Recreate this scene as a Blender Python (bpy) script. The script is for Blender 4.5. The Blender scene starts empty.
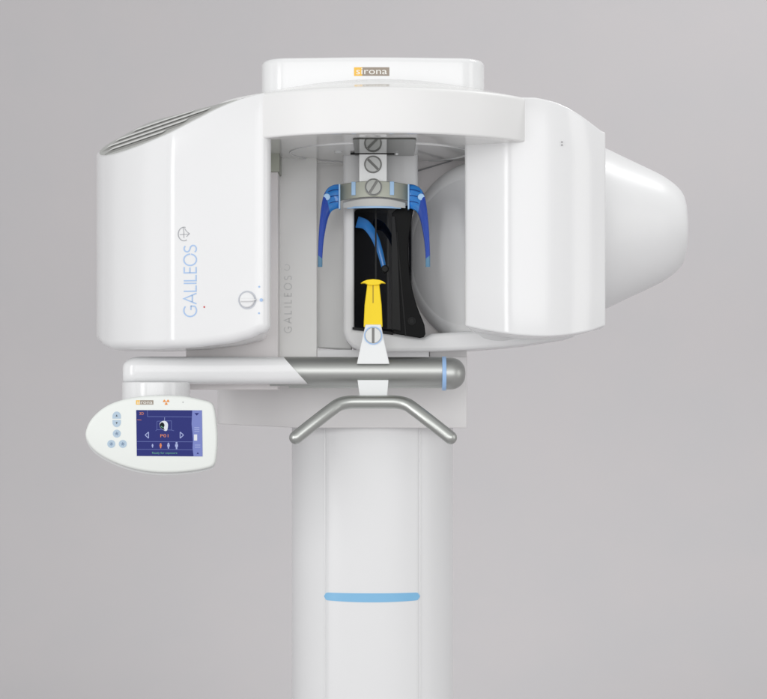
import bpy, bmesh, math, random
from mathutils import Vector, Matrix
random.seed(3)
R = math.radians
SC = bpy.context.scene
COL = SC.collection
S = 0.0027            # metres per photo unit at the machine's axis plane
ZH = 1.287            # eye height
CAMD = 6.0

def k_at(Y): return S * (CAMD + Y) / CAMD
def P(px, py, Y):
    k = k_at(Y)
    return Vector(((px - 383.5) * k, Y, ZH + (400 - py) * k))
def XY(px, Y): return Vector(((px - 383.5) * k_at(Y), Y))
def lerp(a, b, t): return a + (b - a) * t
def interp(tab, x):
    if x <= tab[0][0]: return tab[0][1]
    for (x0, y0), (x1, y1) in zip(tab, tab[1:]):
        if x <= x1:
            t = (x - x0) / (x1 - x0); return y0 + (y1 - y0) * t
    return tab[-1][1]

# ------------------------------------------------------------------ materials
M = {}
def mat(name, col, rough=0.3, metal=0.0, coat=0.0, trans=0.0, emit=0.0, var=0.0, bump=0.0, bscale=180, spec=0.5, ior=1.5, stretch=None):
    m = bpy.data.materials.new(name); m.use_nodes = True
    nt = m.node_tree; b = nt.nodes['Principled BSDF']
    c = (col[0], col[1], col[2], 1)
    b.inputs['Base Color'].default_value = c if not emit else (c[0] * .08, c[1] * .08, c[2] * .08, 1)
    b.inputs['Roughness'].default_value = rough
    b.inputs['Metallic'].default_value = metal
    b.inputs['Coat Weight'].default_value = coat
    b.inputs['Coat Roughness'].default_value = 0.06
    b.inputs['Transmission Weight'].default_value = trans
    b.inputs['Specular IOR Level'].default_value = spec
    b.inputs['IOR'].default_value = ior
    if emit:
        b.inputs['Emission Color'].default_value = c
        b.inputs['Emission Strength'].default_value = emit
    if var or bump:
        tc = nt.nodes.new('ShaderNodeTexCoord'); n = nt.nodes.new('ShaderNodeTexNoise')
        mp = nt.nodes.new('ShaderNodeMapping')
        if stretch: mp.inputs['Scale'].default_value = stretch
        nt.links.new(tc.outputs['Object'], mp.inputs['Vector'])
        nt.links.new(mp.outputs['Vector'], n.inputs['Vector'])
        n.inputs['Scale'].default_value = bscale; n.inputs['Detail'].default_value = 3
        if var:
            n2 = nt.nodes.new('ShaderNodeTexNoise'); n2.inputs['Scale'].default_value = bscale * 0.04; n2.inputs['Detail'].default_value = 4
            nt.links.new(mp.outputs['Vector'], n2.inputs['Vector'])
            mr = nt.nodes.new('ShaderNodeMapRange')
            mr.inputs['To Min'].default_value = max(0, rough - var); mr.inputs['To Max'].default_value = rough + var
            nt.links.new(n2.outputs['Fac'], mr.inputs['Value'])
            nt.links.new(mr.outputs['Result'], b.inputs['Roughness'])
        if bump:
            bp = nt.nodes.new('ShaderNodeBump'); bp.inputs['Strength'].default_value = bump; bp.inputs['Distance'].default_value = 0.001
            nt.links.new(n.outputs['Fac'], bp.inputs['Height']); nt.links.new(bp.outputs['Normal'], b.inputs['Normal'])
    M[name] = m; return m

mat('white_gloss', (0.79, 0.795, 0.80), 0.16, var=0.03, bump=0.012, bscale=120)
mat('white_satin', (0.78, 0.785, 0.79), 0.34, var=0.04, bump=0.015, bscale=160)
mat('ring_gloss', (0.79, 0.79, 0.775), 0.06, var=0.01)
mat('ring_satin', (0.80, 0.80, 0.795), 0.42, var=0.03, bump=0.012)
mat('panel_white', (0.77, 0.80, 0.77), 0.35, var=0.03, bump=0.02, bscale=300)
mat('panel_rim', (0.62, 0.63, 0.63), 0.35, var=0.03)
mat('grey_panel', (0.79, 0.79, 0.775), 0.18, var=0.04)
mat('light_grey', (0.82, 0.79, 0.79), 0.40, var=0.04, bump=0.02)
mat('carriage_grey', (0.71, 0.70, 0.70), 0.42, var=0.04, bump=0.02)
mat('shadow_and_dot_grey', (0.30, 0.30, 0.31), 0.5, var=0.05)
mat('brushed', (0.46, 0.47, 0.455), 0.41, metal=0.93, var=0.05, bump=0.05, bscale=60, stretch=(0.6, 12, 12))
mat('bar_metal', (0.49, 0.505, 0.485), 0.36, metal=0.95, var=0.05)
mat('screw_metal', (0.58, 0.59, 0.58), 0.42, metal=0.35, var=0.06)
mat('knob_metal', (0.36, 0.37, 0.35), 0.42, metal=0.35, var=0.06)
mat('screw_slot', (0.16, 0.16, 0.155), 0.4, metal=0.6, var=0.05)
mat('olive_metal', (0.30, 0.31, 0.265), 0.38, metal=0.55, var=0.05, bump=0.03)
mat('plate_white', (0.80, 0.82, 0.82), 0.32, var=0.03)
mat('plate_metal', (0.80, 0.81, 0.81), 0.36, metal=0.3, var=0.03)
mat('lip_grey', (0.58, 0.58, 0.56), 0.4, var=0.03)
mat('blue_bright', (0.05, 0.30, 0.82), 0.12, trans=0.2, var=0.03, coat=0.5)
mat('blue_deep', (0.045, 0.12, 0.62), 0.12, trans=0.35, var=0.03, coat=0.5)
mat('blue_line', (0.01, 0.05, 0.25), 0.3, var=0.03)
mat('blue_pale', (0.36, 0.58, 0.85), 0.3, var=0.03)
mat('blue_tip', (0.16, 0.33, 0.50), 0.25, trans=0.2, var=0.03)
mat('strip_blue', (0.22, 0.50, 0.76), 0.32, var=0.03)
mat('seal_blue', (0.33, 0.52, 0.82), 0.3, var=0.03)
mat('yellow', (0.93, 0.68, 0.008), 0.40, var=0.04, bump=0.03, spec=0.3)
mat('yellow_groove', (0.35, 0.24, 0.005), 0.5, var=0.04)
mat('black_glass', (0.004, 0.0045, 0.007), 0.03, var=0.01, ior=1.7)
mat('black_satin', (0.004, 0.0042, 0.0045), 0.32, var=0.05, bump=0.02, spec=0.07)
mat('charcoal', (0.018, 0.0185, 0.019), 0.40, var=0.05, bump=0.02, spec=0.12)
mat('reflection_dark', (0.045, 0.05, 0.038), 0.05, var=0.01)
mat('vent_grey', (0.44, 0.45, 0.43), 0.45, var=0.05)
mat('vent_slat', (0.74, 0.75, 0.73), 0.4, var=0.05)
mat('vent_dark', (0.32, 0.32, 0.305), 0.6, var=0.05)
mat('print_blue', (0.36, 0.51, 0.75), 0.4, var=0.03)
mat('dial_ring', (0.52, 0.54, 0.58), 0.4, var=0.03)
mat('print_grey', (0.36, 0.37, 0.39), 0.4, var=0.03)
mat('print_reflection', (0.61, 0.615, 0.61), 0.3, var=0.03)
mat('logo_amber', (0.83, 0.49, 0.06), 0.4, var=0.03)
mat('logo_taupe', (0.30, 0.25, 0.20), 0.4, var=0.03)
mat('logo_letter', (0.85, 0.84, 0.80), 0.4, var=0.03)
mat('warn_orange', (0.78, 0.26, 0.02), 0.4, var=0.03)
mat('dot_red', (0.55, 0.03, 0.03), 0.35, var=0.03)
mat('key_blue', (0.42, 0.54, 0.65), 0.4, var=0.03)
mat('key_mark', (0.16, 0.24, 0.36), 0.4, var=0.03)
mat('key_dark', (0.03, 0.04, 0.05), 0.4, var=0.03)
mat('scr_navy', (0.028, 0.035, 0.19), 0.45, emit=0.85, spec=0.12)
mat('scr_line', (0.16, 0.20, 0.48), 0.45, emit=0.8, spec=0.12)
mat('scr_violet', (0.21, 0.25, 0.58), 0.45, emit=0.85, spec=0.12)
mat('scr_pale', (0.42, 0.48, 0.78), 0.45, emit=0.8, spec=0.12)
mat('scr_white', (0.80, 0.83, 0.90), 0.45, emit=0.8, spec=0.12)
mat('scr_orange', (0.80, 0.28, 0.12), 0.45, emit=0.8, spec=0.12)
mat('scr_green', (0.16, 0.45, 0.30), 0.45, emit=0.8, spec=0.12)
mat('scr_black', (0.01, 0.015, 0.02), 0.45, emit=0.5, spec=0.12)
# backdrop: seamless studio paper with a very faint mottling
bm_ = mat('backdrop_paper', (0.52, 0.50, 0.511), 0.85, bump=0.03, bscale=90, spec=0.2)
nt = bm_.node_tree; n_ = nt.nodes.new('ShaderNodeTexNoise'); n_.inputs['Scale'].default_value = 2.6; n_.inputs['Detail'].default_value = 5
tc_ = nt.nodes.new('ShaderNodeTexCoord'); nt.links.new(tc_.outputs['Object'], n_.inputs['Vector'])
rm_ = nt.nodes.new('ShaderNodeValToRGB'); rm_.color_ramp.elements[0].position = .35; rm_.color_ramp.elements[1].position = .65
rm_.color_ramp.elements[0].color = (.503, .492, .502, 1); rm_.color_ramp.elements[1].color = (.515, .498, .506, 1)
nt.links.new(n_.outputs['Fac'], rm_.inputs['Fac']); nt.links.new(rm_.outputs['Color'], nt.nodes['Principled BSDF'].inputs['Base Color'])

# ------------------------------------------------------------------ mesh helpers
def tag(o, label=None, cat=None, group=None, kind=None):
    if label: o['label'] = label
    if cat: o['category'] = cat
    if group: o['group'] = group
    if kind: o['kind'] = kind
    return o

class MB:
    def __init__(self): self.v = []; self.f = []; self.m = []
    def add(self, verts, faces, mi=0):
        n = len(self.v); self.v += [Vector(p) for p in verts]
        for f in faces: self.f.append([i + n for i in f]); self.m.append(mi)
    def poly(self, pts, mi=0): self.add(pts, [list(range(len(pts)))], mi)
    def build(self, name, mats, parent=None, angle=32, bevel=0, bevseg=3, flip=True):
        me = bpy.data.meshes.new(name); me.from_pydata([tuple(p) for p in self.v], [], self.f)
        if isinstance(mats, str): mats = [mats]
        for mm in mats: me.materials.append(M[mm])
        for p, i in zip(me.polygons, self.m): p.material_index = i
        bm = bmesh.new(); bm.from_mesh(me)
        if flip: bmesh.ops.recalc_face_normals(bm, faces=bm.faces)
        bm.to_mesh(me); bm.free()
        for p in me.polygons: p.use_smooth = True
        me.set_sharp_from_angle(angle=R(angle))
        o = bpy.data.objects.new(name, me); COL.objects.link(o)
        if parent is not None:
            o.parent = parent
            if parent == ROOT: o.matrix_parent_inverse = Matrix.Translation(-ROOT.location)
        if bevel:
            b = o.modifiers.new('bevel', 'BEVEL'); b.width = bevel; b.segments = bevseg; b.limit_method = 'ANGLE'; b.angle_limit = R(40)
            b.harden_normals = False
        return o

def ring_faces(n, a, b):
    return [[a + i, a + (i + 1) % n, b + (i + 1) % n, b + i] for i in range(n)]

def stack(mb, rings, mi=0, cap0=True, cap1=True):
    n = len(rings[0]); v = [p for r in rings for p in r]; f = []
    for j in range(len(rings) - 1): f += ring_faces(n, j * n, (j + 1) * n)
    if cap0: f.append(list(range(n)))
    if cap1: f.append(list(range((len(rings) - 1) * n, len(rings) * n)))
    mb.add(v, f, mi)

def rounded_poly(pts, rad, seg=10, step=0.012):
    """pts: list of 2D vectors, rad per corner -> dense outline"""
    n = len(pts); cor = []
    for i in range(n):
        a, b, c = pts[i - 1], pts[i], pts[(i + 1) % n]
        d1 = (a - b).normalized(); d2 = (c - b).normalized()
        ang = math.acos(max(-1, min(1, d1.dot(d2)))); t = rad[i] / math.tan(ang / 2)
        t = min(t, 0.49 * (a - b).length, 0.49 * (c - b).length)
        p0, p2 = b + d1 * t, b + d2 * t
        r = t * math.tan(ang / 2)
        ctr = b + (d1 + d2).normalized() * (r / math.sin(ang / 2))
        a0 = math.atan2(p0.y - ctr.y, p0.x - ctr.x); a1 = math.atan2(p2.y - ctr.y, p2.x - ctr.x)
        da = (a1 - a0 + math.pi) % (2 * math.pi) - math.pi
        cor.append([ctr + Vector((math.cos(a0 + da * s / seg), math.sin(a0 + da * s / seg))) * r for s in range(seg + 1)])
    out = []
    for i in range(n):
        out += cor[i]
        p, q = cor[i][-1], cor[(i + 1) % n][0]
        m = int((q - p).length / step)
        for j in range(1, m + 1): out.append(p + (q - p) * (j / (m + 1)))
    return out

def inward(out):
    n = len(out); ar = sum(out[i].x * out[(i + 1) % n].y - out[(i + 1) % n].x * out[i].y for i in range(n))
    sgn = 1 if ar > 0 else -1; res = []
    for i in range(n):
        t = (out[(i + 1) % n] - out[i - 1]).normalized(); res.append(Vector((-t.y, t.x)) * sgn)
    return res

def pillar_loft(mb, out, zb, zt, fb=0.015, ft=0.006, mi=0, seg=6, inner=8):
    """vertical prism over an outline with height fields below and above, filleted edges"""
    n = len(out); nrm = inward(out); c = sum(out, Vector((0, 0))) / n
    rings = []
    off = lambda d: [p + q * d for p, q in zip(out, nrm)]
    base = off(fb)
    for t in range(1, inner + 1):
        s = t / inner; rings.append([(lerp(c.x, p.x, s), lerp(c.y, p.y, s), zb(lerp(c.x, p.x, s), lerp(c.y, p.y, s))) for p in base])
    for t in range(1, seg + 1):
        a = math.pi / 2 * t / seg; o2 = off(fb * (1 - math.sin(a)))
        rings.append([(p.x, p.y, zb(b.x, b.y) + fb * (1 - math.cos(a))) for p, b in zip(o2, base)])
    for t in range(1, 6):
        s = t / 6
        rings.append([(p.x, p.y, lerp(zb(b.x, b.y) + fb, zt(p.x, p.y) - ft, s)) for p, b in zip(out, base)])
    top = off(ft)
    for t in range(0, 5):
        a = math.pi / 2 * t / 4; o2 = off(ft * (1 - math.cos(a)))
        rings.append([(p.x, p.y, zt(p.x, p.y) - ft * (1 - math.sin(a))) for p in o2])
    for t in range(inner - 1, 0, -1):
        s = t / inner; rings.append([(lerp(c.x, p.x, s), lerp(c.y, p.y, s), zt(lerp(c.x, p.x, s), lerp(c.y, p.y, s))) for p in top])
    stack(mb, rings, mi)

def basis(d):
    d = d.normalized(); u = d.cross(Vector((0, 0, 1)))
    if u.length < 1e-4: u = Vector((1, 0, 0))
    u.normalize(); return u, d.cross(u).normalized()

def revolve(mb, o, d, prof, n=96, mi=0, cap0=True, cap1=True):
    o = Vector(o); d = Vector(d).normalized(); u, v = basis(d)
    rings = []
    for t, r in prof:
        rings.append([o + d * t + (u * math.cos(2 * math.pi * i / n) + v * math.sin(2 * math.pi * i / n)) * max(r, 1e-5) for i in range(n)])
    stack(mb, rings, mi, cap0, cap1)

def fillet_prof(t0, t1, r, f0, f1, seg=6):
    """cylinder profile from t0 to t1 with filleted rims"""
    p = [(t0, 0)]
    for i in range(seg + 1):
        a = math.pi / 2 * i / seg; p.append((t0 + f0 * (1 - math.sin(a + 0)) if False else t0 + f0 * (1 - math.cos(a)), r - f0 * (1 - math.sin(a))))
    for i in range(seg + 1):
        a = math.pi / 2 * i / seg; p.append((t1 - f1 * (1 - math.sin(a)), r - f1 * (1 - math.cos(a))))
    p.append((t1, 0)); return p

def slab(mb, pts, Y0, Y1, mi=0, Yref=None):
    """outline in photo units extruded between two depths; size taken at Yref"""
    Yref = Y0 if Yref is None else Yref
    a = [P(x, y, Yref) for x, y in pts]
    r0 = [Vector((p.x, Y0, p.z)) for p in a]; r1 = [Vector((p.x, Y1, p.z)) for p in a]
    stack(mb, [r0, r1], mi)

def box(mb, x0, x1, y0, y1, Y0, Y1, mi=0): slab(mb, [(x0, y0), (x1, y0), (x1, y1), (x0, y1)], Y0, Y1, mi)

def catmull(pts, sub=8, closed=True):
    n = len(pts); out = []
    rng = range(n) if closed else range(n - 1)
    for i in rng:
        g = lambda j: Vector(pts[j % n]) if closed else Vector(pts[max(0, min(n - 1, j))])
        p0, p1, p2, p3 = g(i - 1), g(i), g(i + 1), g(i + 2)
        for s in range(sub):
            t = s / sub
            out.append(0.5 * ((2 * p1) + (p2 - p0) * t + (2 * p0 - 5 * p1 + 4 * p2 - p3) * t * t + (3 * p1 - p0 - 3 * p2 + p3) * t ** 3))
    if not closed: out.append(Vector(pts[-1]))
    return out

def tube(mb, pts, r, n=28, mi=0, dome=True):
    pts = [Vector(p) for p in pts]; m = len(pts)
    tan = [(pts[min(i + 1, m - 1)] - pts[max(i - 1, 0)]).normalized() for i in range(m)]
    u, v = basis(tan[0]); rings = []
    def ring(c, rr, u, v): return [c + (u * math.cos(2 * math.pi * i / n) + v * math.sin(2 * math.pi * i / n)) * rr for i in range(n)]
    fr = []
    for i in range(m):
        u = (u - tan[i] * u.dot(tan[i])).normalized(); v = tan[i].cross(u).normalized(); fr.append((u, v))
    if dome:
        for s in range(1, 7):
            a = math.pi / 2 * s / 6; rings.append(ring(pts[0] - tan[0] * r * math.cos(a), r * math.sin(a), *fr[0]))
    else: rings.append(ring(pts[0], r, *fr[0]))
    for i in range(1, m - 1): rings.append(ring(pts[i], r, *fr[i]))
    if dome:
        for s in range(6, 0, -1):
            a = math.pi / 2 * s / 6; rings.append(ring(pts[-1] + tan[-1] * r * math.cos(a), r * math.sin(a), *fr[-1]))
    else: rings.append(ring(pts[-1], r, *fr[-1]))
    stack(mb, rings, mi)

class Frame:
    """a flat face: origin, right, up; out = towards the viewer of that face"""
    def __init__(s, o, u, v): s.o = Vector(o); s.u = Vector(u).normalized(); s.v = Vector(v).normalized(); s.n = s.u.cross(s.v).normalized()
    def __call__(s, a, b, c=0): return s.o + s.u * a + s.v * b + s.n * c

def prism(mb, fr, pts, c0, c1, mi=0):
    stack(mb, [[fr(a, b, c0) for a, b in pts], [fr(a, b, c1) for a, b in pts]], mi)

def stroke(mb, fr, pts, w, c0, c1, mi=0, closed=False):
    """a printed line of even width along a polyline"""
    pts = [Vector(p) for p in pts]; n = len(pts); L = []; Rr = []
    for i in range(n):
        if closed: a, b = pts[i - 1], pts[(i + 1) % n]
        else: a, b = pts[max(i - 1, 0)], pts[min(i + 1, n - 1)]
        d1 = (pts[i] - a) if (pts[i] - a).length > 1e-9 else (b - pts[i]); d2 = (b - pts[i]) if (b - pts[i]).length > 1e-9 else d1
        d1 = d1.normalized(); d2 = d2.normalized(); t = (d1 + d2)
        t = t.normalized() if t.length > 1e-6 else d1
        nn = Vector((-t.y, t.x)); s = w / 2 / max(0.45, abs(nn.dot(Vector((-d1.y, d1.x)))))
        L.append(pts[i] + nn * s); Rr.append(pts[i] - nn * s)
    v = []; f = []
    for l, r_ in zip(L, Rr): v += [fr(l.x, l.y, c0), fr(r_.x, r_.y, c0), fr(r_.x, r_.y, c1), fr(l.x, l.y, c1)]
    m = n if closed else n - 1
    for i in range(m):
        a = 4 * i; b = 4 * ((i + 1) % n)
        for j in range(4): f.append([a + j, a + (j + 1) % 4, b + (j + 1) % 4, b + j])
    if not closed: f += [[0, 1, 2, 3], [4 * (n - 1) + j for j in range(4)]]
    mb.add(v, f, mi)

def arc(cx, cy, rx, ry, a0, a1, n=18): return [(cx + rx * math.cos(R(lerp(a0, a1, i / n))), cy + ry * math.sin(R(lerp(a0, a1, i / n)))) for i in range(n + 1)]
def circ(cx, cy, r, n=24): return [(cx + r * math.cos(2 * math.pi * i / n), cy + r * math.sin(2 * math.pi * i / n)) for i in range(n)]
def rrect(x0, x1, y0, y1, r, n=5):
    o = []
    for cx, cy, a in ((x1 - r, y1 - r, 0), (x0 + r, y1 - r, 90), (x0 + r, y0 + r, 180), (x1 - r, y0 + r, 270)):
        o += [(cx + r * math.cos(R(a + 90 * i / n)), cy + r * math.sin(R(a + 90 * i / n))) for i in range(n + 1)]
    return o

def text(mb, fr, s, size, a, b, c0, mi=0, align='LEFT', width=None):
    cu = bpy.data.curves.new('lettering', 'FONT'); cu.body = s; cu.size = size; cu.align_x = align; cu.resolution_u = 3
    ob = bpy.data.objects.new('lettering', cu); me = ob.to_mesh()
    vs = [v.co.copy() for v in me.vertices]; fs = [list(p.vertices) for p in me.polygons]
    sx = 1
    if width and vs:
        xs = [v.x for v in vs]; sx = width / (max(xs) - min(xs))
        mn = min(xs)
        for v in vs: v.x = (v.x - mn) * sx - (width / 2 if align == 'CENTER' else 0)
    mb.add([fr(a + v.x, b + v.y, c0) for v in vs], fs, mi)
    ob.to_mesh_clear(); bpy.data.objects.remove(ob); bpy.data.curves.remove(cu)

# stroke alphabet for the slim lettering (height 1)
GLY = {
 'G': (0.88, [arc(0.5, 0.5, 0.46, 0.5, 48, 312, 22) + [(0.84, 0.44)], [(0.54, 0.44), (0.86, 0.44)]]),
 'A': (0.80, [[(0.0, 0.0), (0.40, 1.0), (0.80, 0.0)], [(0.13, 0.33), (0.67, 0.33)]]),
 'L': (0.48, [[(0.04, 1.0), (0.04, 0.03), (0.48, 0.03)]]),
 'I': (0.08, [[(0.04, 1.0), (0.04, 0.0)]]),
 'E': (0.48, [[(0.48, 0.97), (0.04, 0.97), (0.04, 0.03), (0.48, 0.03)], [(0.04, 0.52), (0.44, 0.52)]]),
 'O': (0.86, [arc(0.43, 0.5, 0.43, 0.5, 0, 352, 30)]),
 'S': (0.56, [arc(0.30, 0.75, 0.24, 0.23, 35, 250, 14) + arc(0.27, 0.26, 0.27, 0.25, 80, -150, 14)]),
}
def slim_word(mb, fr, word, a, b, h, total, w, c0, c1, mi=0):
    ws = [GLY[c][0] for c in word]; gap = (total / h - sum(ws)) / (len(word) - 1); x = 0
    for c, wd in zip(word, ws):
        for st in GLY[c][1]:
            stroke(mb, fr, [(a + (x + p[0]) * h, b + p[1] * h) for p in st], w, c0, c1, mi)
        x += wd + gap

def screw(parent, c, n, r, ang, ring=None, thick=0.006, face='screw_metal'):
    """slotted round-head fastener: two half heads beside a slot, on a rim"""
    n = Vector(n).normalized(); up = Vector((0, 0, 1)); u = up.cross(n).normalized()
    fr = Frame(c, u, n.cross(u)); mb = MB(); ca, sa = math.cos(ang), math.sin(ang)
    rot = lambda p: (p[0] * ca - p[1] * sa, p[0] * sa + p[1] * ca)
    prism(mb, fr, circ(0, 0, r, 40), 0, thick * 0.45, 0)
    prism(mb, fr, [rot(p) for p in [(-r * .93, -r * .15), (r * .93, -r * .15), (r * .93, r * .15), (-r * .93, r * .15)]], thick * .45, thick * .5, 1)
    for sg in (1, -1):
        h = [(r * .95 * math.cos(R(a)), sg * r * .95 * math.sin(R(a))) for a in [lerp(10, 170, i / 22) for i in range(23)]]
        i_ = [(p[0] * .93, p[1] * .93 + sg * r * .012) for p in h]
        stack(mb, [[fr(*rot(p), thick * .45) for p in h], [fr(*rot(p), thick * .85) for p in h], [fr(*rot(p), thick) for p in i_]], 0)
    stroke(mb, fr, circ(0, 0, r * 1.03, 40), r * .12, 0, thick * .6, 2, closed=True)
    return mb.build('screw', [face, 'screw_slot', ring or 'screw_slot'], parent)

# ------------------------------------------------------------------ root
ROOT = bpy.data.objects.new('dental_scanner', None); COL.objects.link(ROOT)
ROOT.location = (XY(372.5, 0.37).x, 0.37, 0); ROOT.empty_display_size = 0.3
tag(ROOT, 'white floor standing dental x-ray scanner with blue head rests and small touch screen', 'x-ray scanner')

# ------------------------------------------------------------------ column
cx = XY(372.5, 0.37).x; A = 80.5 * k_at(0.37); Bq = 0.20; CY = 0.37
def col_out(e=0.0, n=120):
    o = []
    for i in range(n):
        t = 2 * math.pi * i / n; c, s = math.cos(t), math.sin(t)
        p = 2 / 2.25
        o.append(Vector((cx + (A + e) * math.copysign(abs(c) ** p, c), CY + (Bq + e) * math.copysign(abs(s) ** p, s))))
    return o
def col_front(x, e=0.0):
    q = min(1, abs((x - cx) / (A + e))); return CY - (Bq + e) * (1 - q ** 2.25) ** (1 / 2.25)
ztop = P(0, 405, 0.3).z
mb = MB(); pillar_loft(mb, col_out(), lambda x, y: 0.02, lambda x, y: ztop, 0.002, 0.004)
column = mb.build('column', 'white_satin', ROOT)
# raised front cover between the two seams
xl, xr = XY(325, 0.21).x, XY(420, 0.21).x
mb = MB(); N = 40; zc0, zc1 = 0.06, ztop - 0.01
prof = []
for i in range(N + 1):
    x = lerp(xl, xr, i / N); d = min(x - xl, xr - x)
    e = 0.004 * min(1, math.sqrt(max(0, d) / 0.003)) if d < 0.003 else 0.004
    prof.append((x, col_front(x) - e))
rows = [[Vector((x, y, z)) for x, y in prof] + [Vector((x, col_front(x) + 0.004, z)) for x, y in reversed(prof)] for z in (zc0, zc1)]
stack(mb, rows)
cover = mb.build('front_cover', 'white_satin', column, angle=50)
for x in (xl, xr):
    mb = MB(); tube(mb, [(x, col_front(x) - 0.0005, zc0), (x, col_front(x) - 0.0005, 0.8), (x, col_front(x) - 0.0005, zc1)], 0.0022, 10)
    mb.build('seam_glint', 'white_gloss', column)  # white bead added to give the seam's bright glint
# blue strip with rounded ends, its lower edge sagging slightly
mb = MB(); k = k_at(0.18); x0, x1 = XY(324, 0.2).x, XY(420, 0.2).x; zt_ = P(0, 592.5, 0.19).z
n = 48; up, lo = [], []
for i in range(n + 1):
    t = i / n; x = lerp(x0, x1, t); d = min(t, 1 - t) * (x1 - x0); hh = 0.0105
    e = hh * (1 - math.sqrt(max(0, 1 - (1 - min(1, d / hh)) ** 2)))
    sag = 0.004 * (1 - (2 * t - 1) ** 2)
    up.append((x, zt_ - e)); lo.append((x, zt_ - 2 * hh + e - sag))
outl = up + lo[::-1]
fy = lambda x, e: col_front(x) - 0.004 - e
stack(mb, [[Vector((x, fy(x, -0.003), z)) for x, z in outl], [Vector((x, fy(x, 0.0012), z)) for x, z in outl]], 0, False, False)
v = []; f = []
for i in range(n + 1): v += [Vector((up[i][0], fy(up[i][0], 0.0012), up[i][1])), Vector((lo[i][0], fy(lo[i][0], 0.0012), lo[i][1]))]
for i in range(n): f.append([2 * i, 2 * i + 2, 2 * i + 3, 2 * i + 1])
mb.add(v, f); mb.build('blue_strip', 'strip_blue', column)
# foot on the floor
mb = MB(); pillar_loft(mb, rounded_poly([Vector((cx - .34, .02)), Vector((cx + .34, .02)), Vector((cx + .34, .85)), Vector((cx - .34, .85))], [.12] * 4), lambda x, y: 0.0, lambda x, y: 0.03, 0.002, 0.008)
mb.build('base_plate', 'white_satin', ROOT)

# ------------------------------------------------------------------ carriage behind the patient space
mb = MB()
pl = [XY(467, .14), XY(316, .14), XY(217, .27), XY(222, .42), XY(467, .42)]
out = rounded_poly(pl, [.004, .22, .03, .02, .01])
pxof = lambda x, y: x / k_at(y) + 383.5
zb_ = lambda x, y: P(0, interp([(217, 424.5), (300, 428)], pxof(x, y)), .14).z
pillar_loft(mb, out, zb_, lambda x, y: P(0, 356.5, .14).z, 0.003, 0.003)
carriage = mb.build('carriage', 'carriage_grey', ROOT)
mb = MB(); box(mb, 429.5, 467, 340, 359, .15, .4); mb.build('carriage_shoulder', 'carriage_grey', carriage, bevel=.002)
mb = MB(); box(mb, 317, 429, 349.5, 359, .125, .38); mb.build('carriage_ledge', 'white_satin', carriage, bevel=.002)
mb = MB(); box(mb, 186, 278, 172, 389.5, .012, .125); mb.build('side_panel', 'light_grey', ROOT, bevel=.002)
mb = MB(); box(mb, 269.5, 279.5, 140, 172, .010, .127); mb.build('panel_bracket', 'olive_metal', ROOT, bevel=.001)
mb = MB(); box(mb, 278.5, 317, 130, 357, .13, .19); inner = mb.build('inner_panel', 'grey_panel', ROOT, bevel=.002)
mb = MB(); slab(mb, [(305, 130), (352, 130), (352, 350), (317, 348)], .27, .33); rp = mb.build('rear_panel', 'grey_panel', ROOT, bevel=.004)
mb = MB(); slab(mb, [(353, 130), (470, 130), (470, 345), (440, 349.5), (353, 350)], .20, .34); rp = mb.build('rear_panel', 'light_grey', ROOT, bevel=.004)
mb = MB(); slab(mb, [(417, 170.2), (464, 156.5), (464, 157.6), (417, 171.8)], .195, .205); mb.build('gap_shadow', 'shadow_and_dot_grey', rp)  # shadow in the gap above the bowl, put in as a dark strip
# reflected lettering in the glossy inner panel, set as faint raised letters
o = P(291.5, 333, .13); fr = Frame((o.x, .13, o.z), (0, 0, 1), (-1, 0, 0))
mb = MB(); kk = k_at(.13); slim_word(mb, fr, 'GALILEOS', 0, 0, 7.2 * kk, 57 * kk, 1.0 * kk, 0.0002, 0.0006)
stroke(mb, fr, [(65.5 * kk + p[0], 4.6 * kk + p[1]) for p in arc(0, 0, 2.9 * kk, 2.9 * kk, 120, 400, 14)], .7 * kk, .0002, .0006)
mb.build('lettering', 'print_reflection', inner)

# ------------------------------------------------------------------ top drum with flared foot and name plate
x0r = XY(380, 0).x; zc = ZH + 0.667; ztp = ZH + 0.784
xd = XY(373, 0).x; rd = 111 * S
Yd = -.27; zdt = P(0, 57, Yd).z
lx, rx = XY(262, -.18).x, XY(484, -.18).x
dpl = [Vector((lx, Yd + .012)), Vector((xd, Yd - .012)), Vector((rx, Yd + .012)), Vector((rx, .27)), Vector((lx, .27))]
dout = rounded_poly(dpl, [.075, 1.2, .075, .2, .2], seg=18); dn = inward(dout)
mb = MB(); rings = []
rings.append([(p.x, p.y, ztp + .0005) for p in dout]); rings.append([(p.x, p.y, ztp + .04) for p in dout])
for i in range(9):
    a = math.pi / 2 * i / 8; d_ = .014 * (1 - math.cos(a)); rings.append([(p.x + q.x * d_, p.y + q.y * d_, zdt - .014 * (1 - math.sin(a))) for p, q in zip(dout, dn)])
stack(mb, rings)
drum = mb.build('turntable_drum', 'white_gloss', ROOT)
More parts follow.
